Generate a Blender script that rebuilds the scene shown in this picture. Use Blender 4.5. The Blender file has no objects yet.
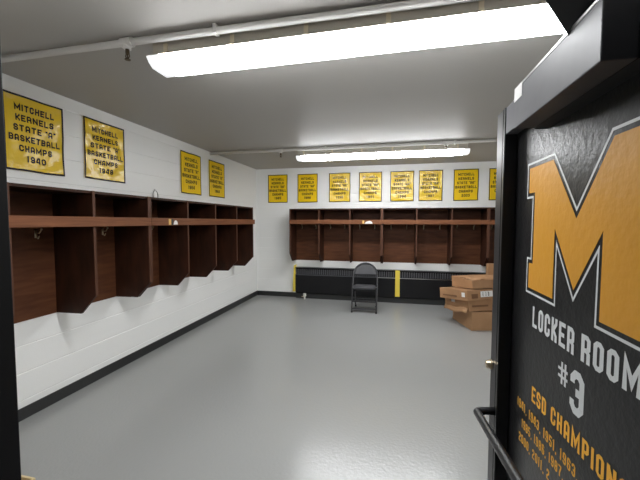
import bpy, bmesh, math, random
from mathutils import Vector, Matrix, noise
random.seed(7)
S = bpy.context.scene
C = S.collection
PI = math.pi

# ------------------------------------------------------------------ materials
def mat(name, col, rough=.5, metal=0, emit=None, strength=0, spec=.5, bump=None, var=None, rvar=None, coat=0):
    m = bpy.data.materials.new(name); m.use_nodes = True
    nt = m.node_tree; b = nt.nodes['Principled BSDF']
    b.inputs['Base Color'].default_value = (*col, 1)
    b.inputs['Roughness'].default_value = rough
    b.inputs['Metallic'].default_value = metal
    b.inputs['Specular IOR Level'].default_value = spec
    b.inputs['Coat Weight'].default_value = coat
    b.inputs['Coat Roughness'].default_value = .12
    if emit:
        b.inputs['Emission Color'].default_value = (*emit, 1)
        b.inputs['Emission Strength'].default_value = strength
    tc = nt.nodes.new('ShaderNodeTexCoord')
    def noi(scale, sc3=(1, 1, 1), detail=4, dist=0):
        mp = nt.nodes.new('ShaderNodeMapping'); mp.inputs['Scale'].default_value = sc3
        nt.links.new(tc.outputs['Object'], mp.inputs['Vector'])
        n = nt.nodes.new('ShaderNodeTexNoise'); n.inputs['Scale'].default_value = scale
        n.inputs['Detail'].default_value = detail; n.inputs['Distortion'].default_value = dist
        nt.links.new(mp.outputs['Vector'], n.inputs['Vector'])
        return n
    if var:        # (colour2, scale, axis scale)
        c2, sc, s3 = var
        n = noi(sc, s3, 6, .4)
        r = nt.nodes.new('ShaderNodeValToRGB')
        r.color_ramp.elements[0].position = .32; r.color_ramp.elements[1].position = .68
        r.color_ramp.elements[0].color = (*col, 1); r.color_ramp.elements[1].color = (*c2, 1)
        nt.links.new(n.outputs['Fac'], r.inputs['Fac']); nt.links.new(r.outputs['Color'], b.inputs['Base Color'])
    if rvar:
        lo, hi, sc, s3 = rvar
        n = noi(sc, s3, 3)
        r = nt.nodes.new('ShaderNodeMapRange'); r.inputs[1].default_value = .3; r.inputs[2].default_value = .7
        r.inputs[3].default_value = lo; r.inputs[4].default_value = hi
        nt.links.new(n.outputs['Fac'], r.inputs[0]); nt.links.new(r.outputs[0], b.inputs['Roughness'])
    if bump:
        prev = None
        for (sc, st, s3) in bump:
            n = noi(sc, s3, 2)
            bp = nt.nodes.new('ShaderNodeBump'); bp.inputs['Strength'].default_value = st
            bp.inputs['Distance'].default_value = .01
            nt.links.new(n.outputs['Fac'], bp.inputs['Height'])
            if prev: nt.links.new(prev.outputs['Normal'], bp.inputs['Normal'])
            prev = bp
        nt.links.new(prev.outputs['Normal'], b.inputs['Normal'])
    return m

U = (1, 1, 1)
M = dict(
    wall=mat('white_block_paint', (.86, .86, .84), .42, bump=[(90, .06, U)]),
    ceil=mat('grey_ceiling_gloss', (.43, .415, .39), .5, spec=.14),
    floor=mat('grey_epoxy_floor', (.31, .313, .306), .2, bump=[(48, .16, U)], spec=.5),
    corr=mat('corridor_floor_grey', (.2, .2, .2), .4),
    base=mat('black_vinyl_base', (.022, .023, .023), .35, bump=[(30, .1, U)]),
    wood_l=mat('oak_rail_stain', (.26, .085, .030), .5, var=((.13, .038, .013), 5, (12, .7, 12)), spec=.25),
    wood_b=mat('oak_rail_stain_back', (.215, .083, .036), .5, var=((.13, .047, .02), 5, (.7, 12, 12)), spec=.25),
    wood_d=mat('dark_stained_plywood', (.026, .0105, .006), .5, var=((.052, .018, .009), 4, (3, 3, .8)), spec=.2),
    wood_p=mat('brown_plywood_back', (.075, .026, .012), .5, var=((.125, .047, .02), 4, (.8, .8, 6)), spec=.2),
    wood_e=mat('stained_edge_strip', (.10, .042, .024), .5, var=((.065, .026, .014), 6, (8, 8, .8)), spec=.25),
    brass=mat('brass_hook_metal', (.72, .60, .42), .3, 1),
    steel=mat('silver_metal', (.62, .61, .6), .28, 1),
    black=mat('black_door_paint', (.010, .010, .0105), .30, bump=[(42, .10, U), (110, .05, U)], spec=.3),
    frame=mat('black_frame_paint', (.012, .012, .013), .4, bump=[(14, .05, U)], spec=.45),
    greyf=mat('dark_grey_steel_cover', (.055, .055, .062), .48, bump=[(9, .08, U)], var=((.08, .08, .087), 5, U), spec=.35),
    jamb=mat('black_jamb_paint', (.008, .008, .009), .6, spec=.2),
    gold=mat('gold_vinyl_decal', (.60, .285, .03), .42, bump=[(42, .12, U)], spec=.3),
    goldt=mat('gold_letter_vinyl', (.85, .43, .05), .5, spec=.2),
    white=mat('white_vinyl_decal', (.62, .64, .64), .4),
    banner=mat('yellow_vinyl_banner', (.90, .60, .012), .30, spec=.25),
    creased=mat('creased_yellow_vinyl', (.86, .58, .03), .24, spec=.6, bump=[(6, 1, (1, 1, 1)), (20, .35, (1, 1, 1))]),
    bblack=mat('banner_black_print', (.013, .010, .010), .5, spec=.25),
    housing=mat('tan_painted_housing', (.55, .51, .44), .5),
    clip=mat('tan_lens_clip', (.75, .66, .5), .45),
    pipe=mat('painted_sprinkler_pipe', (.74, .725, .70), .6, spec=.3),
    dark=mat('dark_bronze_metal', (.10, .07, .04), .4, .6),
    heater=mat('black_heater_enamel', (.006, .006, .007), .45, spec=.3),
    grille=mat('heater_grille_metal', (.10, .10, .11), .4, .3),
    tape=mat('yellow_safety_tape', (.78, .60, .07), .45),
    chair=mat('black_chair_metal', (.075, .075, .08), .35, .4),
    vinyl=mat('black_seat_vinyl', (.045, .045, .05), .4),
    rubber=mat('rubber', (.015, .015, .015), .7),
    card=mat('brown_cardboard', (.40, .22, .105), .7, var=((.34, .18, .085), 5, U), bump=[(5, .2, U), (60, .06, U)]),
    card2=mat('light_cardboard', (.45, .26, .13), .7, var=((.39, .215, .105), 5, U), bump=[(5, .2, U)]),
    cardin=mat('cardboard_inside', (.33, .2, .11), .8),
    print=mat('brown_box_print', (.19, .09, .04), .7),
    label=mat('white_paper_label', (.75, .74, .72), .6),
    ink=mat('black_ink', (.03, .03, .03), .6),
    pale=mat('pale_pine_edge', (.62, .5, .27), .5),
    valve=mat('white_valve_plastic', (.7, .69, .62), .4),
    stick=mat('sticker_orange', (.7, .42, .12), .5),
)
# luminous acrylic lens of the fixtures
def lens_mat():
    m = bpy.data.materials.new('glowing_acrylic_lens'); m.use_nodes = True
    b = m.node_tree.nodes['Principled BSDF']
    b.inputs['Base Color'].default_value = (.8, .82, .84, 1); b.inputs['Roughness'].default_value = .25
    b.inputs['Emission Color'].default_value = (.97, .985, 1, 1); b.inputs['Emission Strength'].default_value = LENS
    return m
LENS = 37.0
M['lens'] = lens_mat()
e = bpy.data.materials.new('dimmer_lens_end'); e.use_nodes = True
b = e.node_tree.nodes['Principled BSDF']; b.inputs['Base Color'].default_value = (.8, .82, .84, 1)
b.inputs['Emission Color'].default_value = (.95, .97, 1, 1); b.inputs['Emission Strength'].default_value = .9
M['lens_end'] = e

# ------------------------------------------------------------------ mesh helpers
def bx(bm, x0, x1, y0, y1, z0, z1):
    v = [bm.verts.new((x, y, z)) for x in (x0, x1) for y in (y0, y1) for z in (z0, z1)]
    for f in ((0, 1, 3, 2), (4, 6, 7, 5), (0, 4, 5, 1), (2, 3, 7, 6), (0, 2, 6, 4), (1, 5, 7, 3)):
        bm.faces.new([v[i] for i in f])
def prism(bm, pts, off):           # planar polygon (3D pts) swept by vector off
    off = Vector(off)
    a = [bm.verts.new(p) for p in pts]; b_ = [bm.verts.new(Vector(p) + off) for p in pts]
    n = len(pts)
    bm.faces.new(a); bm.faces.new(b_[::-1])
    for i in range(n):
        bm.faces.new((a[i], b_[i], b_[(i + 1) % n], a[(i + 1) % n]))
def tube(bm, pts, r, seg=10, cap=True):
    pts = [Vector(p) for p in pts]; rings = []; n = len(pts)
    t0 = (pts[1] - pts[0]).normalized()
    ref = Vector((0, 0, 1)) if abs(t0.z) < .9 else Vector((1, 0, 0))
    nrm = t0.cross(ref).normalized()
    for i, p in enumerate(pts):
        if i == 0: t = t0
        elif i == n - 1: t = (pts[-1] - pts[-2]).normalized()
        else: t = ((pts[i] - pts[i - 1]).normalized() + (pts[i + 1] - pts[i]).normalized()).normalized()
        nrm = (nrm - t * nrm.dot(t)).normalized(); bn = t.cross(nrm)
        rr = r[i] if isinstance(r, (list, tuple)) else r
        rings.append([bm.verts.new(p + (nrm * math.cos(2 * PI * k / seg) + bn * math.sin(2 * PI * k / seg)) * rr) for k in range(seg)])
    for a, b_ in zip(rings, rings[1:]):
        for k in range(seg):
            bm.faces.new((a[k], a[(k + 1) % seg], b_[(k + 1) % seg], b_[k]))
    if cap:
        bm.faces.new(rings[0][::-1]); bm.faces.new(rings[-1])
def arc(c, r, a0, a1, n, ax='xz'):
    out = []
    for i in range(n + 1):
        a = a0 + (a1 - a0) * i / n; u, v = r * math.cos(a), r * math.sin(a)
        out.append(Vector(c) + (Vector((u, 0, v)) if ax == 'xz' else Vector((0, u, v)) if ax == 'yz' else Vector((u, v, 0))))
    return out
def fillet(pts, r, n=5):
    pts = [Vector(p) for p in pts]; out = [pts[0]]
    for a, b_, c in zip(pts, pts[1:], pts[2:]):
        u = (a - b_).normalized(); v = (c - b_).normalized()
        p0 = b_ + u * r; p2 = b_ + v * r
        for i in range(n + 1):
            t = i / n; out.append(p0 * (1 - t) ** 2 + b_ * 2 * t * (1 - t) + p2 * t * t)
    return out + [pts[-1]]
def obj(name, bm, m, parent=None, bevel=0, smooth=False, mats=None):
    bmesh.ops.recalc_face_normals(bm, faces=bm.faces)
    me = bpy.data.meshes.new(name); bm.to_mesh(me); bm.free()
    for mm in (mats or [m]): me.materials.append(mm)
    if smooth:
        for p in me.polygons: p.use_smooth = True
    o = bpy.data.objects.new(name, me); C.objects.link(o)
    if parent: o.parent = parent
    if bevel:
        bv = o.modifiers.new('bevel', 'BEVEL'); bv.width = bevel; bv.segments = 2; bv.limit_method = 'ANGLE'
        bv.angle_limit = math.radians(40)
    return o
def NB(): return bmesh.new()
def box(name, x0, x1, y0, y1, z0, z1, m, parent=None, bevel=0):
    bm = NB(); bx(bm, x0, x1, y0, y1, z0, z1); return obj(name, bm, m, parent, bevel)
def thing(name, label, cat, loc=(0, 0, 0), rz=0, group=None):
    o = bpy.data.objects.new(name, None); C.objects.link(o); o.empty_display_size = .1
    o.location = loc; o.rotation_euler = (0, 0, rz); o['label'] = label; o['category'] = cat
    if group: o['group'] = group
    return o
def tag(o, label, cat, group=None):
    o['label'] = label; o['category'] = cat
    if group: o['group'] = group
    return o
def struct(o, kind='structure'): o['kind'] = kind; return o
def copy_tree(src, loc, rz, label):
    r = src.copy(); C.objects.link(r); r.location = loc; r.rotation_euler = (0, 0, rz); r['label'] = label
    for ch in list(src.children):
        c = ch.copy(); C.objects.link(c); c.parent = r
        for g in list(ch.children):
            d = g.copy(); C.objects.link(d); d.parent = c
    return r

# ------------------------------------------------------------------ block lettering
# strokes on a 0..w x 0..1 cell given as functions of inset i (half stroke), width w, chamfer k
def glyph(ch, w, i, k):
    l, r, b_, t = i, w - i, i, 1 - i; mid = .5; cx_ = w / 2
    K = lambda: [(l, b_ + k), (l, t - k), (l + k, t), (r - k, t), (r, t - k), (r, b_ + k), (r - k, b_), (l + k, b_)]
    if ch in 'O0': return [(K(), True)]
    if ch == 'D': return [([(l, b_), (l, t), (r - k, t), (r, t - k), (r, b_ + k), (r - k, b_)], True)]
    if ch == 'C': return [([(r, t - .3), (r, t - k), (r - k, t), (l + k, t), (l, t - k), (l, b_ + k), (l + k, b_), (r - k, b_), (r, b_ + k), (r, b_ + .3)], False)]
    if ch == 'L': return [([(l, 1), (l, b_), (w, b_)], False)]
    if ch == 'E': return [([(w, t), (l, t), (l, b_), (w, b_)], False), ([(l, mid), (w * .85, mid)], False)]
    if ch == 'F': return [([(w, t), (l, t), (l, 0)], False), ([(l, mid), (w * .85, mid)], False)]
    if ch == 'H': return [([(l, 0), (l, 1)], False), ([(r, 0), (r, 1)], False), ([(l, mid), (r, mid)], False)]
    if ch == 'I': return [([(cx_, 0), (cx_, 1)], False)]
    if ch == 'T': return [([(0, t), (w, t)], False), ([(cx_, 0), (cx_, t)], False)]
    if ch == 'K': return [([(l, 0), (l, 1)], False), ([(r, 1), (r, .78), (l + i, mid)], False), ([(l + i, mid), (r, .24), (r, 0)], False)]
    if ch == 'M': return [([(l, 0), (l, t), (cx_, .3), (r, t), (r, 0)], False)]
    if ch == 'N': return [([(l, 0), (l, 1)], False), ([(l, .93), (r, .07)], False), ([(r, 0), (r, 1)], False)]
    if ch == 'A': return [([(l, 0), (l, t - k * 1.3), (l + k, t), (r - k, t), (r, t - k * 1.3), (r, 0)], False), ([(l, .36), (r, .36)], False)]
    if ch == 'P': return [([(l, 0), (l, t), (r - k, t), (r, t - k), (r, .42 + k), (r - k, .42), (l, .42)], False)]
    if ch == 'R': return [([(l, 0), (l, t), (r - k, t), (r, t - k), (r, .45 + k), (r - k, .45), (l, .45)], False), ([(r - k, .45), (r, .45 - k), (r, 0)], False)]
    if ch == 'B': return [([(l, b_), (l, t), (r - k, t), (r, t - k), (r, mid + k * .8), (r - k * .8, mid), (r, mid - k * .8), (r, b_ + k), (r - k, b_)], True), ([(l, mid), (r - k, mid)], False)]
    if ch == 'S': return [([(r, t - .24), (r, t - k), (r - k, t), (l + k, t), (l, t - k), (l, mid + k), (l + k, mid), (r - k, mid), (r, mid - k), (r, b_ + k), (r - k, b_), (l + k, b_), (l, b_ + k), (l, b_ + .24)], False)]
    if ch == '1': return [([(w * .12, t - .1), (cx_, t - .02), (cx_, 0)], False)]
    if ch == '2': return [([(l, t - .24), (l, t - k), (l + k, t), (r - k, t), (r, t - k), (r, .62), (l, .3), (l, b_), (w, b_)], False)]
    if ch == '3': return [([(l, t - .22), (l, t - k), (l + k, t), (r - k, t), (r, t - k), (r, b_ + k), (r - k, b_), (l + k, b_), (l, b_ + k), (l, b_ + .22)], False), ([(r, mid + .01), (w * .42, mid + .01)], False)]
    if ch == '4': return [([(r * .92, 0), (r * .92, 1)], False), ([(r * .92, .27), (l, .27), (l, .45), (w * .55, 1)], False)]
    if ch == '5': return [([(w, t), (l, t), (l, .55), (r - k, .55), (r, .55 - k), (r, b_ + k), (r - k, b_), (l + k, b_), (l, b_ + .2)], False)]
    if ch == '6': return [([(r, t - .2), (r, t - k), (r - k, t), (l + k, t), (l, t - k), (l, b_ + k), (l + k, b_), (r - k, b_), (r, b_ + k), (r, .55 - k), (r - k, .55), (l, .55)], False)]
    if ch == '7': return [([(0, t), (r, t), (r, t - .12), (cx_ * .9, .35), (cx_ * .9, 0)], False)]
    if ch == '8': return [(K(), True), ([(l, mid), (r, mid)], False)]
    if ch == '9': return [([(l, b_ + .2), (l, b_ + k), (l + k, b_), (r - k, b_), (r, b_ + k), (r, t - k), (r - k, t), (l + k, t), (l, t - k), (l, .45 + k), (l + k, .45), (r, .45)], False)]
    if ch == ',': return [([(cx_, i * 1.6), (cx_ * .7, -i * 1.4)], False)]
    if ch == '"': return [([(w * .25, 1), (w * .25, .72)], False), ([(w * .75, 1), (w * .75, .72)], False)]
    if ch == '#': return [([(w * .38, 0), (w * .38, 1)], False), ([(w * .74, 0), (w * .74, 1)], False), ([(0, .33), (w, .33)], False), ([(0, .67), (w, .67)], False)]
    return []
WID = {'I': .36, '1': .62, ',': .35, ' ': .45, '"': .42, 'M': 1.4, 'N': 1.1}
def strip(poly, closed, h):        # quads of a mitred stroke
    P = [Vector(p) for p in poly]; n = len(P); out = []
    if closed:
        for a in range(n): out.append(0)
    L, R_ = [], []
    for j in range(n):
        if closed or 0 < j < n - 1:
            a = (P[j] - P[j - 1]).normalized(); c = (P[(j + 1) % n] - P[j]).normalized()
        elif j == 0: a = c = (P[1] - P[0]).normalized()
        else: a = c = (P[-1] - P[-2]).normalized()
        na = Vector((-a.y, a.x)); nc = Vector((-c.y, c.x)); m_ = (na + nc)
        m_ = m_.normalized() if m_.length > 1e-6 else na
        s = h / max(.35, m_.dot(na)); L.append(P[j] + m_ * s); R_.append(P[j] - m_ * s)
    q = []
    for j in range(n if closed else n - 1):
        k2 = (j + 1) % n; q.append((L[j], R_[j], R_[k2], L[k2]))
    return q
def text_quads(txt, height, total=None, stroke=.2, cw=.6, gap=.14):
    ws = [WID.get(c, 1) * cw for c in txt]
    W = sum(ws) + gap * (len(txt) - 1)
    if total: sx = (total / height) / W
    else: sx = 1
    x = 0; out = []
    for c, w in zip(txt, ws):
        for gi, (poly, closed) in enumerate(glyph(c, w, stroke / 2, min(.13, w * .2))):
            for qi, q in enumerate(strip(poly, closed, stroke / 2)):   # tiny lifts keep crossing strokes from sharing a plane
                out.append([Vector(((x + p.x) * sx * height, p.y * height, gi * .00025 + (qi % 2) * .0001)) for p in q])
        x += w + gap
    return out, W * sx * height

# ------------------------------------------------------------------ dimensions (metres)
XL, XR, Y0, YB, H = -2.733, 2.27, .45, 6.40, 2.553
COURSE = [.145 + .209 * k for k in range(12)]

# ------------------------------------------------------------------ room shell
struct(box('floor', XL - .1, XR + .1, Y0 - 1.9, YB + .1, -.08, 0, M['floor']))
struct(box('ceiling', XL - .1, XR + .1, Y0, YB + .1, H, H + .1, M['ceil']))
def block_wall(name, a, b_, axis, pos, out, groove=.0035):
    # profile with painted mortar grooves, swept along the wall
    prof = [(0, 0)]
    for z in COURSE:
        if z < H - .02: prof += [(0, z - .005), (-groove, z - .0015), (-groove, z + .0015), (0, z + .005)]
    prof += [(0, H), (-.1, H), (-.1, 0)]
    bm = NB()
    if axis == 'y': prism(bm, [(pos + d * out, a, z) for d, z in prof], (0, b_ - a, 0))
    else: prism(bm, [(a, pos + d * out, z) for d, z in prof], (b_ - a, 0, 0))
    return struct(obj(name, bm, M['wall']))
block_wall('wall_left', Y0, YB, 'y', XL, 1)
block_wall('wall_right', Y0, YB, 'y', XR, -1)
block_wall('wall_back', XL - .1, XR + .1, 'x', YB, -1, .0015)
bm = NB()
bx(bm, XL - .1, -.70, Y0 - .2, Y0, 0, H); bx(bm, .52, XR + .1, Y0 - .2, Y0, 0, H); bx(bm, -.70, .52, Y0 - .2, Y0, 2.12, H)
struct(obj('wall_front', bm, M['wall']))
bm = NB()                                  # black steel door frame lining the opening
bx(bm, -.715, -.652, Y0 - .24, Y0 + .004, 0, 2.12); bx(bm, .505, .55, Y0 - .24, Y0 + .004, 0, 2.12); bx(bm, -.647, .505, Y0 - .24, Y0 + .004, 2.06, 2.12)
struct(obj('trim_1', bm, M['jamb'], bevel=.002))
for nm, a in (('baseboard_left', (XL, XL + .010, Y0, YB - .01)), ('baseboard_back', (XL, XR, YB - .010, YB)), ('baseboard_right', (XR - .01, XR, Y0, YB - .01))):
    struct(box(nm, a[0], a[1], a[2], a[3], 0, .093, M['base'], bevel=.003))

# ------------------------------------------------------------------ open locker cabinets
ZT, ZB, DEP = 1.742, .748, .40
def cabinet(label, origin, rz, divs, thick, hooks, rail_over=(0, 0), rail_mat='wood_b', group=None):
    """local frame: x along the wall, y = 0 at the wall, y negative out into the room"""
    t = thing('locker_cabinet', label, 'cabinet', origin, rz, group)
    x0, x1 = divs[0], divs[-1]
    w = .019
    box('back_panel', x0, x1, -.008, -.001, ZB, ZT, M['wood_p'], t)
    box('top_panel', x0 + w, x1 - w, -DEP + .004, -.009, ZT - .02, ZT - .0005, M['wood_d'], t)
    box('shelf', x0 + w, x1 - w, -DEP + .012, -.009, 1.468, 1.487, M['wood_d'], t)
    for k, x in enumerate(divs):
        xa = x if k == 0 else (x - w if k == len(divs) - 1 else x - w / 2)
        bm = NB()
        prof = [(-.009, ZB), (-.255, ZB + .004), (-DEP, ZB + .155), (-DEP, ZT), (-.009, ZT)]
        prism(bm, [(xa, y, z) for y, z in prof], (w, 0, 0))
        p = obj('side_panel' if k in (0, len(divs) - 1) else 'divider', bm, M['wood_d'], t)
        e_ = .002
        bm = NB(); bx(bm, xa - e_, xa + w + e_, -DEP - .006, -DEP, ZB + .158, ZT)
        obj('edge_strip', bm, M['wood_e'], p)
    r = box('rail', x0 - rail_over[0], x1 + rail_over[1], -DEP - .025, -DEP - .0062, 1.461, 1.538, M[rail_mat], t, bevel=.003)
    r['label'] = 'lighter brown front rail'
    for k in range(len(divs) - 1):
        c = (divs[k] + divs[k + 1]) / 2
        for s in (-1, 1):
            hx = c + s * hooks
            bm = NB()
            bx(bm, hx - .009, hx + .009, -.013, -.0085, 1.372, 1.432)
            tube(bm, fillet([(hx, -.012, 1.412), (hx, -.045, 1.407), (hx, -.065, 1.437)], .012), .0045, 7)
            tube(bm, fillet([(hx, -.012, 1.388), (hx, -.03, 1.363), (hx, -.042, 1.388)], .008), .004, 7)
            bmesh.ops.create_uvsphere(bm, u_segments=8, v_segments=6, radius=.008, matrix=Matrix.Translation((hx, -.065, 1.440)))
            obj('coat_hook', bm, M['brass'], t, smooth=True)
    return t
# left wall: local x -> world +Y? rotate so that local -y points to +X (rz = 90 deg: x->+Y, y->-X)
gl = 'open locker cabinets on the left wall'
cabinet('dark brown open locker cabinet on the left wall, nearer one beside the doorway', (XL, 0, 0), PI / 2,
        [.47, 1.05, 1.615, 2.225, 2.845], 1, .155, group=gl)
cabinet('dark brown open locker cabinet on the left wall, farther one with sticker on its rail', (XL, 0, 0), PI / 2,
        [2.85, 3.47, 4.085, 4.70, 5.30], 1, .155, rail_over=(0, .03), group=gl)
gb = 'open locker cabinets on the back wall'
for lab, dv in (('dark brown open locker cabinet on the back wall, left one nearest the corner', [-1.909, -1.347, -.782, -.218]),
                ('dark brown open locker cabinet on the back wall, middle one beside the folding chair', [-.214, .373, .943, 1.508]),
                ('dark brown open locker cabinet on the back wall, right one above the cardboard boxes', [1.512, 2.08])):
    cabinet(lab, (0, YB, 0), 0, dv, 1, .14, rail_mat='wood_b', group=gb)

# stickers and clip on the cabinets
t = thing('rail_sticker', 'small white, orange and black sticker on left cabinet rail', 'sticker', (XL + DEP + .0252, 3.175, 1.497))
box('sticker_sheet', 0, .0008, -.075, -.035, -.03, .03, M['stick'], t)
box('sticker_print', 0, .0009, -.034, -.002, -.03, .03, M['ink'], t)
bm = NB(); prism(bm, [(0, .0, -.028), (0, .075, -.028), (0, .07, .0), (0, .045, .02), (0, .02, .012)], (.0009, 0, 0)); obj('sticker_figure', bm, M['label'], t)
t = thing('rail_sticker', 'small white sticker on the back cabinet rail', 'sticker', (-.46, YB - DEP - .0258, 1.497))
bm = NB(); prism(bm, [(-.06, 0, -.028), (.085, 0, -.028), (.07, 0, .008), (.03, 0, .022), (-.03, 0, .006)], (0, .0008, 0)); obj('sticker_sheet', bm, M['label'], t)
box('sticker_print', -.095, -.062, 0, .0008, -.028, .028, M['stick'], t)
t = thing('wire_clip', 'small silver wire clip on the wall above left cabinet', 'clip', (XL, 3.425, 1.80))
t.scale = (1, .85, .85)
bm = NB()
tube(bm, [(.015, -.042, -.067), (.015, -.045, .02), (.015, -.03, .055), (.015, 0, .080), (.015, .035, .055), (.015, .05, .02), (.015, .045, -.067)], .007, 6)
obj('wire_loop', bm, M['steel'], t, smooth=True)
bm = NB(); bx(bm, .0, .018, -.03, .033, -.03, .055); obj('clip_plate', bm, M['wall'], t, bevel=.004)
bm = NB(); tube(bm, [(0.0, 0, .075), (.016, 0, .088)], .006, 8); obj('nail', bm, M['steel'], t)

# ------------------------------------------------------------------ banners
def banner(label, on, u0, u1, z0, z1, lines, seed, amp, skew=0, group=None):
    """on='left': u is world Y ; on='back': u is world X."""
    W, Hh = u1 - u0, z1 - z0
    if on == 'left': t = thing('championship_banner', label, 'banner', (XL, (u0 + u1) / 2, z0), PI / 2, group)
    else: t = thing('championship_banner', label, 'banner', ((u0 + u1) / 2, YB, z0), 0, group)
    def f(u, z, lift=0):           # u in -W/2..W/2, z in 0..H ; local y = -distance from the wall
        q = Vector((u * 4.2 + seed * 3.1, z * 4.2 - seed * 1.7, seed))
        n1 = noise.noise(q) + .6 * noise.noise(q * 2.3) + .25 * noise.ridged_multi_fractal(q * 1.6, 1, 2, 2, 1, 2) - .35
        edge = min(1, (W / 2 - abs(u)) / .05 + .25) * min(1, min(z, Hh - z) / .05 + .25)
        d = .011 + amp * n1 * max(.15, edge)
        uu = u + .006 * noise.noise(Vector((z * 5, seed, 2.2))) * (1 if u > 0 else .4)
        zz = z + skew * u + .004 * noise.noise(Vector((u * 6, seed, 9.1)))
        return Vector((uu, -max(.003, d) - lift, zz))
    def grid(ua, ub, za, zb, nu, nz, lift, back=True):
        bm = NB(); rows = []
        for j in range(nz + 1):
            rows.append([bm.verts.new(f(ua + (ub - ua) * i / nu, za + (zb - za) * j / nz, lift)) for i in range(nu + 1)])
        for j in range(nz):
            for i in range(nu): bm.faces.new((rows[j][i], rows[j][i + 1], rows[j + 1][i + 1], rows[j + 1][i]))
        return bm
    o = obj('banner_sheet', grid(-W / 2, W / 2, 0, Hh, 44, 54, 0), M['creased' if amp > .008 else 'banner'], t, smooth=True)
    so = o.modifiers.new('s', 'SOLIDIFY'); so.thickness = .0008
    bm = NB(); e_ = .014
    for (ua, ub, za, zb, nu, nz) in ((-W / 2, W / 2, 0, e_, 44, 1), (-W / 2, W / 2, Hh - e_, Hh, 44, 1), (-W / 2, -W / 2 + e_, e_, Hh - e_, 1, 54), (W / 2 - e_, W / 2, e_, Hh - e_, 1, 54)):
        rows = []
        for j in range(nz + 1):
            rows.append([bm.verts.new(f(ua + (ub - ua) * i / nu, za + (zb - za) * j / nz, .0014)) for i in range(nu + 1)])
        for j in range(nz):
            for i in range(nu): bm.faces.new((rows[j][i], rows[j][i + 1], rows[j + 1][i + 1], rows[j + 1][i]))
    obj('printed_border', bm, M['bblack'], t, smooth=True)
    hgt = .047 * Hh / .55
    for k, (tx, wf) in enumerate(lines):
        bm = NB()
        zc = Hh * (1 - .165 - .134 * k)
        qs, tw = text_quads(tx, hgt, wf * W, stroke=.23, cw=.75, gap=.2)
        for q in qs:
            # split long quads so lettering follows the wavy sheet
            a, b_, c, d = [Vector(p) for p in q]; n = max(1, int((a - d).length / .012))
            for s in range(n):
                p4 = [a.lerp(d, s / n), b_.lerp(c, s / n), b_.lerp(c, (s + 1) / n), a.lerp(d, (s + 1) / n)]
                bm.faces.new([bm.verts.new(f(p.x - tw / 2, zc - hgt / 2 + p.y, .0022 + p.z)) for p in p4])
        obj('text_line', bm, M['bblack'], t, smooth=True)
    return t
def L_(cls, yr): return [('MITCHELL', .64), ('KERNELS', .62), ('STATE "%s"' % cls, .70 if cls == 'A' else .72), ('BASKETBALL', .86), ('CHAMPS', .56), (yr, .33)]
gn = 'yellow championship banners'
LB = [(1.880, 2.330, 1.878, 2.437, '1940', 1, .010, 'A', 'yellow championship banner on the left wall, nearest the doorway'),
      (2.522, 2.985, 1.893, 2.443, '1948', 2, .013, 'A', 'wrinkled yellow championship banner on the left wall, second from the doorway'),
      (3.918, 4.386, 1.876, 2.430, '1964', 3, .005, 'A', 'smooth yellow championship banner on the left wall, third from the doorway'),
      (4.600, 5.072, 1.883, 2.431, '1984', 4, .005, 'A', 'smooth yellow championship banner on the left wall, nearest the corner')]
for a in LB: banner(a[8], 'left', a[0], a[1], a[2], a[3], L_(a[7], a[4]), a[5], a[6], group=gn)
BB = [(-2.477, -2.072, '1985', .003, 'smooth yellow championship banner on the back wall, nearest the left corner'),
      (-1.865, -1.463, '1986', .005, 'yellow championship banner on the back wall, second from the left corner'),
      (-1.238, -.826, '1990', .014, 'glare-wrinkled yellow championship banner on the back wall, third from the left corner'),
      (-.664, -.236, '1991', .014, 'creased pale-looking yellow banner on the back wall above the white rail sticker'),
      (-.084, .338, '1994', .014, 'creased yellow banner on the back wall, nearly above the yellow heater tape'),
      (.421, .833, '1997', .011, 'creased yellow banner on the back wall, third from the door edge'),
      (1.017, 1.428, '2003', .004, 'smooth yellow championship banner on the back wall, fully visible next to door'),
      (1.597, 2.01, '2005', .004, 'yellow championship banner on the back wall, partly cut off by the door')]
for k, a in enumerate(BB):
    banner(a[4], 'back', a[0], a[1], 1.880, 2.432, L_('AA', a[2]), 11 + k, a[3], skew=(.01 if k in (1, 6) else 0), group=gn)

# ------------------------------------------------------------------ ceiling lights
def light(label, y, rz=0):
    X0, X1 = -1.41, .95
    t = thing('ceiling_light', label, 'light', (0, y, H), rz, 'long wrap ceiling lights')
    h = box('light_housing', X0 + .02, X1 - .02, -.085, .085, -.092, 0, M['housing'], t, bevel=.003)
    bm = NB()
    prof = [(-.110, -.096), (-.112, -.103), (-.093, -.128), (-.062, -.148), (.062, -.148), (.093, -.128), (.112, -.103), (.110, -.096)]
    EN = .075
    prism(bm, [(X0 + EN, yy, z) for yy, z in prof], (X1 - X0 - 2 * EN, 0, 0))
    obj('acrylic_lens', bm, M['lens'], t)
    box('lens_frame', X0, X1, -.113, .113, -.0958, -.0925, M['housing'], t)
    for xa in (X0, X1 - EN):
        bm = NB(); prism(bm, [(xa, yy, z) for yy, z in prof], (EN, 0, 0))
        o = obj('lens_end', bm, M['lens_end'], t)
    for k in range(6):
        x = -1.30 + k * .42
        bm = NB(); bx(bm, x - .012, x + .012, -.094, -.085, -.092, -.028); bx(bm, x - .009, x + .009, -.1165, -.085, -.0925, -.088)
        obj('lens_clip', bm, M['clip'], t, bevel=.002)
    return t
light('long white wrap ceiling light nearest the doorway', 1.825, math.radians(-.8))
light('long white wrap ceiling light near the back wall', 4.86)

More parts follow.
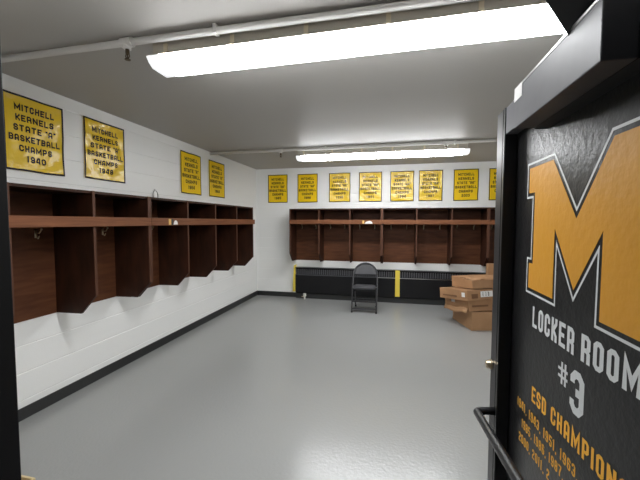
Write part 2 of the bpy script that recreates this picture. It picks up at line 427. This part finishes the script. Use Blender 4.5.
# sprinkler pipes
def sprinkler(bm, x, y, z):
    pass
for lab, y, x0, x1, heads in (('long painted sprinkler pipe above the near ceiling light', 1.70, XL, XR, [-1.51, 1.3]),
                       ('long painted sprinkler pipe crossing before the far ceiling light', 4.66, XL, XR, [-1.61, .64])):
    t = thing('sprinkler_pipe', lab, 'pipe', (0, y, H), 0, 'sprinkler pipes on the ceiling')
    bm = NB(); tube(bm, [(x0, 0, -.028), (x1, 0, -.028)], .019, 14); obj('pipe_run', bm, M['pipe'], t, smooth=True)
    for hx in heads:
        bm = NB(); tube(bm, [(hx - .035, 0, -.028), (hx + .035, 0, -.028)], .027, 14); tube(bm, [(hx, 0, -.028), (hx, 0, -.066)], .021, 12)
        te = obj('pipe_tee', bm, M['pipe'], t, smooth=False)
        bm = NB(); tube(bm, [(hx, 0, -.066), (hx, 0, -.09)], .011, 8)
        tube(bm, [(hx - .008, 0, -.088), (hx - .014, 0, -.105), (hx, 0, -.122)], .003, 6); tube(bm, [(hx + .008, 0, -.088), (hx + .014, 0, -.105), (hx, 0, -.122)], .003, 6)
        tube(bm, [(hx, 0, -.088), (hx, 0, -.12)], .004, 6); tube(bm, [(hx, 0, -.121), (hx, 0, -.125)], .016, 10)
        obj('sprinkler_head', bm, M['dark'], te)
    for hx in (-.95, .75, 1.8):
        bm = NB(); bx(bm, hx - .01, hx + .01, -.023, .023, -.05, 0); obj('pipe_strap', bm, M['pipe'], t)

# ------------------------------------------------------------------ baseboard heater on the back wall
HX0, HX1, HY = -1.885, 2.2, YB - .105
t = thing('wall_heater', 'long black convector heater low along the back wall', 'heater', (0, YB - .0105, 0))
dy = -(YB - .0105 - HY)
bm = NB(); prism(bm, [(HX0, -.001, .098), (HX0, dy + .01, .098), (HX0, dy, .12), (HX0, dy, .470), (HX0, dy + .03, .470), (HX0, dy + .03, .600), (HX0, -.001, .602)], (HX1 - HX0, 0, 0))
obj('heater_casing', bm, M['heater'], t, bevel=.002)
bm = NB()
prism(bm, [(HX0, dy + .0, .606), (HX0, dy + .001, .594), (HX0, dy + .03, .598), (HX0, .0, .603), (HX0, .0, .612)], (HX1 - HX0, 0, 0))
obj('heater_top', bm, M['heater'], t)
bm = NB(); n = 99
for k in range(n):
    x = HX0 + .02 + (HX1 - HX0 - .04) * k / (n - 1)
    bx(bm, x - .011, x + .011, dy + .008, dy + .03, .48, .575)
o = obj('heater_grille', bm, M['grille'], t)
bm = NB(); bx(bm, HX0, HX1, dy - .002, dy + .004, .462, .474); obj('grille_trim', bm, M['steel' if 0 else 'grille'], t)
bm = NB(); bx(bm, HX0 + 1.6, HX1, dy - .0035, dy - .002, .463, .473); l = obj('trim_line', bm, M['steel'], t); l['label'] = 'thin silver line'
bm = NB(); bx(bm, HX0, HX1, dy + .004, -.012, .008, .098); 
bm.free()
o = box('toe_plate', HX0, HX1, dy + .03, -.012 + .001, .001, .098, M['base'], t)
tp = box('safety_tape', .028, .108, HY - .0042, HY - .0036, .125, .612, M['tape'])
tag(tp, 'vertical yellow safety tape strip on the heater front', 'tape')
bm = NB()
prism(bm, [(HX0 - .066, HY + .02, .125), (HX0 - .003, HY + .02, .125), (HX0 - .003, HY + .02, .665), (HX0 - .04, HY + .02, .645)], (0, .074, 0))
tag(obj('corner_guard', bm, M['tape'], bevel=.004), 'yellow guard strip at the left end of the heater', 'guard')
t = thing('radiator_valve', 'small white valve on the floor under left heater end', 'valve', (-1.69, 6.262, 0))
bm = NB(); tube(bm, [(0, 0, 0), (0, 0, .05)], .016, 10); tube(bm, [(0, 0, .05), (0, 0, .062)], .024, 12); obj('valve_stem', bm, M['valve'], t)
bm = NB(); tube(bm, [(0, 0, .062), (0, 0, .11)], [.034, .028], 12); obj('valve_cap', bm, M['valve'], t)
bm = NB(); tube(bm, [(-.06, 0, .045), (-.0, 0, .045)], .009, 8); obj('valve_handle', bm, M['brass'], t)

# ------------------------------------------------------------------ folding chair (faces the doorway)
t = thing('folding_chair', 'black metal folding chair with rounded back before the heater', 'chair', (-.474, 5.485, 0))
hw = .20
def side(s): return [(s * hw, 0, .012), (s * (hw + .004), .10, .30), (s * hw, .20, .56)]
top = arc((0, .305, .60), hw, 0, PI, 14)
pts = [Vector((hw, 0, .012)), Vector((hw + .006, .115, .28)), Vector((hw + .004, .215, .50))]
for p in top: pts.append(Vector((p.x, .245 + (p.z - .60) * .36, .60 + (p.z - .60) * .98)))
pts += [Vector((-hw - .004, .215, .50)), Vector((-hw - .006, .115, .28)), Vector((-hw, 0, .012))]
bm = NB(); tube(bm, pts, .0115, 10); obj('front_frame', bm, M['chair'], t, smooth=True)
bm = NB(); tube(bm, fillet([(.178, .43, .012), (.178, .19, .41), (-.178, .19, .41), (-.178, .43, .012)], .02), .0105, 8); obj('rear_leg_frame', bm, M['chair'], t, smooth=True)
for z, y, rr in ((.062, .026, .012), (.175, .072, .014), (.225, .092, .008)):
    bm = NB(); tube(bm, [(-hw, y, z), (hw, y, z)], rr, 8); obj('crossbar', bm, M['chair'], t, smooth=True)
bm = NB(); bx(bm, -.175, .175, .12, .126, .335, .404); obj('seat_apron', bm, M['rubber'], t, bevel=.002)
bm = NB(); tube(bm, [(-.178, .36, .13), (.178, .36, .13)], .008, 8); obj('rear_crossbar', bm, M['chair'], t, smooth=True)
# seat : rounded trapezoid pad
bm = NB(); sp = []
for a in range(28):
    th = 2 * PI * a / 28; c, s_ = math.cos(th), math.sin(th)
    ex = abs(c) ** .45 * (1 if c > 0 else -1); ey = abs(s_) ** .45 * (1 if s_ > 0 else -1)
    sp.append((ex * (.182 - .012 * ey), .12 + ey * .19, 0))
for r_ in (0,):
    lo = [bm.verts.new((x, y, .405 - .02 * (y > .12) * (y - .12) / .19)) for x, y, _ in sp]
    up = [bm.verts.new((x, y, .437 - .02 * (y > .12) * (y - .12) / .19)) for x, y, _ in sp]
    inn = [bm.verts.new((x * .85, .12 + (y - .12) * .85, .449 - .02 * (y > .12) * (y - .12) / .19)) for x, y, _ in sp]
    n = len(sp)
    for i in range(n):
        j = (i + 1) % n; bm.faces.new((lo[i], lo[j], up[j], up[i])); bm.faces.new((up[i], up[j], inn[j], inn[i]))
    bm.faces.new(inn); bm.faces.new(lo[::-1])
obj('seat', bm, M['vinyl'], t, smooth=False, bevel=.004)
# backrest: curved panel with arched top following the tube
bm = NB(); nu, nz = 16, 8; fr, bk = [], []
for j in range(nz + 1):
    rf, rb = [], []
    for i in range(nu + 1):
        u = -1 + 2 * i / nu; z = .592 + (.795 - .592) * j / nz
        wmax = hw - .008 if z < .60 else math.sqrt(max(.0004, (hw - .008) ** 2 - ((z - .60) / .98) ** 2))
        x = u * wmax; y = .245 + (z - .60) * .36 + .025 * (1 - (x / hw) ** 2)
        rf.append(bm.verts.new((x, y - .012 * (1 - u ** 4), z))); rb.append(bm.verts.new((x, y + .008, z)))
    fr.append(rf); bk.append(rb)
for j in range(nz):
    for i in range(nu):
        bm.faces.new((fr[j][i], fr[j][i + 1], fr[j + 1][i + 1], fr[j + 1][i])); bm.faces.new((bk[j][i + 1], bk[j][i], bk[j + 1][i], bk[j + 1][i + 1]))
for i in range(nu):
    bm.faces.new((fr[0][i + 1], fr[0][i], bk[0][i], bk[0][i + 1])); bm.faces.new((fr[nz][i], fr[nz][i + 1], bk[nz][i + 1], bk[nz][i]))
for j in range(nz):
    bm.faces.new((fr[j][0], fr[j + 1][0], bk[j + 1][0], bk[j][0])); bm.faces.new((fr[j + 1][nu], fr[j][nu], bk[j][nu], bk[j + 1][nu]))
obj('backrest', bm, M['vinyl'], t, smooth=True)
for s in (-1, 1):
    bm = NB(); tube(bm, [(s * .19, .05, .415), (s * .19, .2, .40)], .008, 6); obj('seat_bracket', bm, M['chair'], t)
    for (x, y) in ((s * hw, 0), (s * .178, .43)):
        bm = NB(); tube(bm, [(x, y, 0), (x, y + (.008 if y == 0 else -.008), .03)], .015, 10); obj('rubber_foot', bm, M['rubber'], t, smooth=False)

# ------------------------------------------------------------------ cardboard boxes
def carton(label, corner, rot, lx, ly, z0, h, m='card', flaps=0, seal=True, labels=(), tilt=0, drop=0, hang=False):
    """corner = near vertical edge; local +x runs right/away, local +y runs left/away"""
    t = thing('cardboard_box', label, 'box', (corner[0], corner[1], z0), rot, 'stacked cardboard boxes')
    t.rotation_euler = (-tilt, 0, rot)
    bm = NB(); bx(bm, 0, lx, 0, ly, .001, h - .004)
    for v in bm.verts:      # a little sag
        v.co += Vector((noise.noise(v.co * 3 + Vector(corner).to_3d()) * .012, noise.noise(v.co * 4 + Vector((z0, 1, 2))) * .012, 0))
    bmesh.ops.subdivide_edges(bm, edges=bm.edges[:], cuts=5, use_grid_fill=True)
    for v in bm.verts:
        if v.co.z > .01: v.co.x += .006 * noise.noise(v.co * 9 + Vector((z0, 0, 0))); v.co.y += .006 * noise.noise(v.co * 9 + Vector((0, z0, 5)))
        if v.co.z > h * .5: v.co.z -= drop * v.co.y
    obj('box_body', bm, M[m], t, smooth=False, bevel=0)
    if hang:
        bm = NB(); N = 6; A = []
        for i in range(N + 1):
            a = i / N; row = []
            for j in range(4):
                q = .075 * j / 3; row.append(bm.verts.new((-.012 - q * .42, a * ly * .98, h * .30 - q * .9 + .012 * math.sin(a * 9))))
            A.append(row)
        for i in range(N):
            for j in range(3): bm.faces.new((A[i][j], A[i + 1][j], A[i + 1][j + 1], A[i][j + 1]))
        o = obj('hanging_flap', bm, M['card2'], t, smooth=True); so = o.modifiers.new('s', 'SOLIDIFY'); so.thickness = .004
    if flaps:
        for s, (hinge, ang) in enumerate(((0, flaps), (1, flaps * .7), (2, .10), (3, .06))):
            bm = NB(); fw = min(lx, ly) * .47; th = .004; ca, sa = math.cos(ang), math.sin(ang); N = 6
            def fp(a, q):   # a along hinge 0..1, q across flap 0..fw, bowed
                z = h + sa * q + .02 * math.sin(a * PI) * q / fw * (1 if ang > .15 else .3)
                if hinge == 0: return Vector((a * lx, ca * q, z))
                if hinge == 1: return Vector((a * lx, ly - ca * q, z))
                if hinge == 2: return Vector((ca * q, a * ly, z - .003))
                return Vector((lx - ca * q, a * ly, z - .003))
            A = [[bm.verts.new(fp(i / N, fw * j / 3)) for j in range(4)] for i in range(N + 1)]
            for i in range(N):
                for j in range(3): bm.faces.new((A[i][j], A[i + 1][j], A[i + 1][j + 1], A[i][j + 1]))
            o = obj('box_flap', bm, M[m], t, smooth=True); so = o.modifiers.new('s', 'SOLIDIFY'); so.thickness = .004
    elif seal:
        bm = NB(); bx(bm, 0, lx, ly / 2 - .03, ly / 2 + .03, h - .004, h - .002); obj('packing_tape', bm, M['card2'], t)
    for (face, a, b_, za, zb, mm) in labels:
        bm = NB()
        if face == 'x': bx(bm, a, b_, -.0125, -.0075, za, zb)
        elif face == 'y': bx(bm, -.0125, -.0075, a, b_, za, zb)
        else: bx(bm, a[0], a[1], b_[0], b_[1], h + za, h + zb)
        obj({'print': 'box_print', 'ink': 'bar_code'}.get(mm, 'paper_label'), bm, M[mm], t)
    return t
carton('large plain brown cardboard box on the floor, bottom of the stack', (1.058, 4.92), math.radians(14), .62, .60, 0, .262, 'card2', seal=False, drop=.12)
carton('brown cardboard box with a hanging loose flap, second from bottom of stack', (1.013, 4.90), math.radians(24), .64, .56, .268, .155, 'card', tilt=.12, hang=True, seal=False,
       labels=[('y', .30, .38, .10, .135, 'label'), ('x', .05, .30, .06, .085, 'print')])
carton('flat brown cardboard box with a white shipping label, third in stack', (.978, 4.84), math.radians(29), .68, .58, .428, .15, 'card', tilt=.12,
       labels=[('x', .22, .42, .04, .12, 'label'), ('x', .25, .26, .05, .11, 'ink'), ('x', .30, .31, .05, .11, 'ink'), ('x', .34, .36, .05, .11, 'ink'), ('y', .03, .09, .05, .11, 'label'), ('y', .2, .5, .04, .06, 'print'), ('x', .07, .17, .03, .09, 'print')])
carton('crumpled brown cardboard box with loose flaps on top of stack', (1.06, 4.93), math.radians(25), .60, .46, .582, .115, 'card', flaps=.19, tilt=.10, drop=-.10,
       labels=[('z', (.05, .2), (.26, .38), .012, .018, 'label')])
t = thing('cardboard_box', 'tall narrow cardboard box standing on end behind the stack', 'box', (1.47, 5.75, 0), math.radians(4), 'stacked cardboard boxes')
bm = NB(); bx(bm, 0, .42, 0, .14, .001, .835); obj('box_body', bm, M['card'], t, bevel=.004)
bm = NB(); bx(bm, -.002, .02, .05, .09, .05, .8362); obj('packing_tape', bm, M['card2'], t)

# pale open box on the floor beside the doorway
t = thing('wooden_tray', 'pale wooden tray edge on floor beside the doorway jamb', 'tray', (-1.955, 1.43, 0), 0)
bm = NB(); bx(bm, -.44, 0, -.50, 0, .001, .012); obj('tray_bottom', bm, M['card'], t)
for (a, b_, c, d) in ((-.44, 0, -.013, 0), (-.44, 0, -.50, -.487), (-.44, -.427, -.487, -.013), (-.013, 0, -.487, -.013)):
    box('tray_side', a, b_, c, d, .012, .06, M['pale'], t, bevel=.002)

# ------------------------------------------------------------------ the open door (hinged on the right jamb, swung into the room)
P, Q = .458, .415
door = bpy.data.objects.new('door_1', None); C.objects.link(door); door.location = (P, Y0 + .01, .012)
door['kind'] = 'structure'
def dl(x, y, z): return (x - P, y - Y0 - .01, z - .012)
def dbox(name, x0, x1, y0, y1, z0, z1, m, parent=None, bevel=0):
    a = dl(x0, y0, z0); c = dl(x1, y1, z1)
    return box(name, a[0], c[0], a[1], c[1], a[2], c[2], m, parent or door, bevel)
dbox('door_slab', P, P + .045, .465, 1.54, .012, 1.93, M['black'])
st = dbox('edge_channel', Q, P - .0005, 1.445, 1.54, .012, 1.94, M['frame'], bevel=.002)
dbox('channel_lip', Q - .003, Q, 1.445, 1.462, .012, 1.94, M['frame'], st)
dbox('channel_face', Q - .003, Q, 1.470, 1.54, .012, 1.94, M['frame'], st)
dbox('top_channel', Q, P - .0005, 1.19, 1.4445, 1.838, 1.94, M['greyf'], bevel=.002)
dbox('top_channel', Q + .003, P - .0005, .47, 1.1895, 1.845, 1.94, M['frame'], bevel=.002)
cl = dbox('door_closer', Q - .058, Q - .0005, .713, 1.165, 1.788, 1.905, M['greyf'], bevel=.0025)
dbox('closer_cover_back', Q, P - .0005, .713, 1.18, 1.788, 1.837, M['frame'], cl)
dbox('closer_sticker', Q - .0592, Q - .0583, 1.10, 1.163, 1.868, 1.908, M['label'], cl)
dbox('closer_edge_trim', Q - .0593, Q - .055, .715, 1.10, 1.902, 1.9075, M['steel'], cl)
bm = NB()
a0 = Vector(dl(.400, .828, 1.880)); a1 = Vector(dl(.20, .69, 2.055))
dirv = (a1 - a0).normalized(); sd = Vector((.8, -.6, 0)).normalized() * .033
prism(bm, [a0 + sd, a1 + sd, a1 - sd, a0 - sd], (0, 0, .012))
a2 = Vector(dl(.055, .475, 2.052)); d2 = (a2 - a1).normalized(); s2 = Vector((0, 0, 1)).cross(d2).normalized() * .024
prism(bm, [a1 + s2, a2 + s2, a2 - s2, a1 - s2], (0, 0, .010))
obj('closer_arm', bm, M['frame'], cl, bevel=.002)
bm = NB(); b0 = dl(-.04, Y0 + .02, 2.035)
bx(bm, b0[0] + .04, b0[0] + .14, -.02 , .02 + .01, b0[2], b0[2] + .038); obj('arm_bracket', bm, M['frame'], cl)
# pull handle
bm = NB()
tube(bm, fillet([dl(Q - .003, 1.470, .722), dl(.342, 1.465, .718), dl(.342, .60, .846), dl(P, .60, .846)], .022, 6), .0152, 12)
obj('pull_handle', bm, M['frame'], door, smooth=True)
# lock cylinder
bm = NB(); tube(bm, [dl(Q - .003, 1.53, .893), dl(Q - .010, 1.53, .893)], .021, 16); tube(bm, [dl(Q - .010, 1.53, .893), dl(Q - .024, 1.53, .893)], [.017, .015], 16)
obj('lock_cylinder', bm, M['brass'], door)
for z in (.25, 1.0, 1.7):
    bm = NB(); tube(bm, [dl(P + .03, .462, z), dl(P + .03, .462, z + .1)], .008, 10); obj('hinge', bm, M['steel'], door)

# --- decals on the door face (u runs towards the hinge = right in the photo)
YC = .99
HALF = [(0, 1.509), (.142, 1.685), (.318, 1.685), (.318, 1.600), (.268, 1.600), (.268, 1.360), (.300, 1.360), (.300, 1.274), (.117, 1.274), (.117, 1.481), (0, 1.323)]
poly = [Vector((-u, z)) for u, z in HALF] + [Vector((u, z)) for u, z in HALF[-2:0:-1]]   # (-u: left in photo)
def face_pt(u, z, d): return Vector(dl(P - d, YC - u, z))
bm = NB()
pts = [face_pt(p.x, p.y, .0008) for p in poly]
prism(bm, pts, (.0006, 0, 0)); bm.normal_update()
bmesh.ops.triangulate(bm, faces=[f for f in bm.faces if len(f.verts) > 4])
obj('letter_emblem', bm, M['gold'], door)['label'] = 'gold block letter M'
def offset(poly, d):
    n = len(poly); out = []
    for i in range(n):
        a = (poly[i] - poly[i - 1]).normalized(); c = (poly[(i + 1) % n] - poly[i]).normalized()
        na = Vector((-a.y, a.x)); nc = Vector((-c.y, c.x)); m_ = (na + nc).normalized()
        out.append(poly[i] + m_ * d / max(.34, m_.dot(na)))
    return out
area = sum(poly[i - 1].x * poly[i].y - poly[i].x * poly[i - 1].y for i in range(len(poly)))
sg = -1 if area > 0 else 1
inner, outer = offset(poly, sg * .0115), offset(poly, sg * .0185)
bm = NB(); n = len(poly)
vi = [bm.verts.new(face_pt(p.x, p.y, .0007)) for p in inner]; vo = [bm.verts.new(face_pt(p.x, p.y, .0007)) for p in outer]
for i in range(n): bm.faces.new((vi[i], vi[(i + 1) % n], vo[(i + 1) % n], vo[i]))
obj('emblem_outline', bm, M['white'], door)['label'] = 'white outline around the letter'
def decal(name, txt, ystart, z, hgt, total, m, slope=0, stroke=.2, cw=.5, gap=.14, lab=None):
    qs, tw = text_quads(txt, hgt, total, stroke, cw, gap)
    bm = NB()
    for q in qs:
        bm.faces.new([bm.verts.new(face_pt(YC - ystart + p.x, z + p.y + slope * p.x, .0007 + p.z)) for p in q])
    o = obj(name, bm, m, door)
    if lab: o['label'] = lab
    return o
decal('lettering', 'LOCKER', 1.243, 1.150, .069, .268, M['white'], .02, .17, .46, .13)
decal('lettering', 'ROOM', .942, 1.156, .069, .212, M['white'], .04, .17, .46, .13)
decal('lettering', '#', 1.052, 1.052, .062, .053, M['white'], .03, .13, .7)
decal('lettering', '3', .986, 1.006, .114, .066, M['white'], .06, .18, .55)
decal('lettering', 'ESD CHAMPIONS', 1.227, .901, .052, .478, M['goldt'], .065, .165, .46, .14)
decal('lettering', '1941, 1943, 1951, 1963,', 1.352, .822, .033, .42, M['goldt'], .062, .15, .42, .15)
decal('lettering', '1985, 1986, 1987,', 1.305, .763, .032, .303, M['goldt'], .11, .15, .42, .15)
decal('lettering', '2000, 2011, 2', 1.327, .703, .032, .245, M['goldt'], .12, .15, .42, .15)

# ------------------------------------------------------------------ world, camera, render look
w = bpy.data.worlds.new('world'); S.world = w; w.use_nodes = True
w.node_tree.nodes['Background'].inputs[0].default_value = (.6, .62, .66, 1)
w.node_tree.nodes['Background'].inputs[1].default_value = .05

f = 336.2
d = Vector((74.5, 18, f)).normalized(); r = Vector((1522, -20.2, -f)); r = (r - d * r.dot(d)).normalized(); u = d.cross(r)
if u.y < 0: u = -u
# rows r,d,u : camera(x right, y up, z forward) -> world
right = Vector((r.x, d.x, u.x)); up = Vector((r.y, d.y, u.y)); fw = Vector((r.z, d.z, u.z))
cam = bpy.data.cameras.new('camera'); co = bpy.data.objects.new('camera', cam); C.objects.link(co)
cam.sensor_width = 36; cam.lens = f / 640 * 36; cam.clip_start = .02
mw = Matrix(((right.x, up.x, -fw.x, 0), (right.y, up.y, -fw.y, 0), (right.z, up.z, -fw.z, 1.5), (0, 0, 0, 1)))
co.matrix_world = mw
S.camera = co
S.view_settings.view_transform = 'Standard'; S.view_settings.look = 'None'
S.view_settings.gamma = 1; S.view_settings.use_curve_mapping = False
S.view_settings.exposure = 0.0
try: S.cycles.max_bounces = 12; S.cycles.diffuse_bounces = 6
except Exception: pass
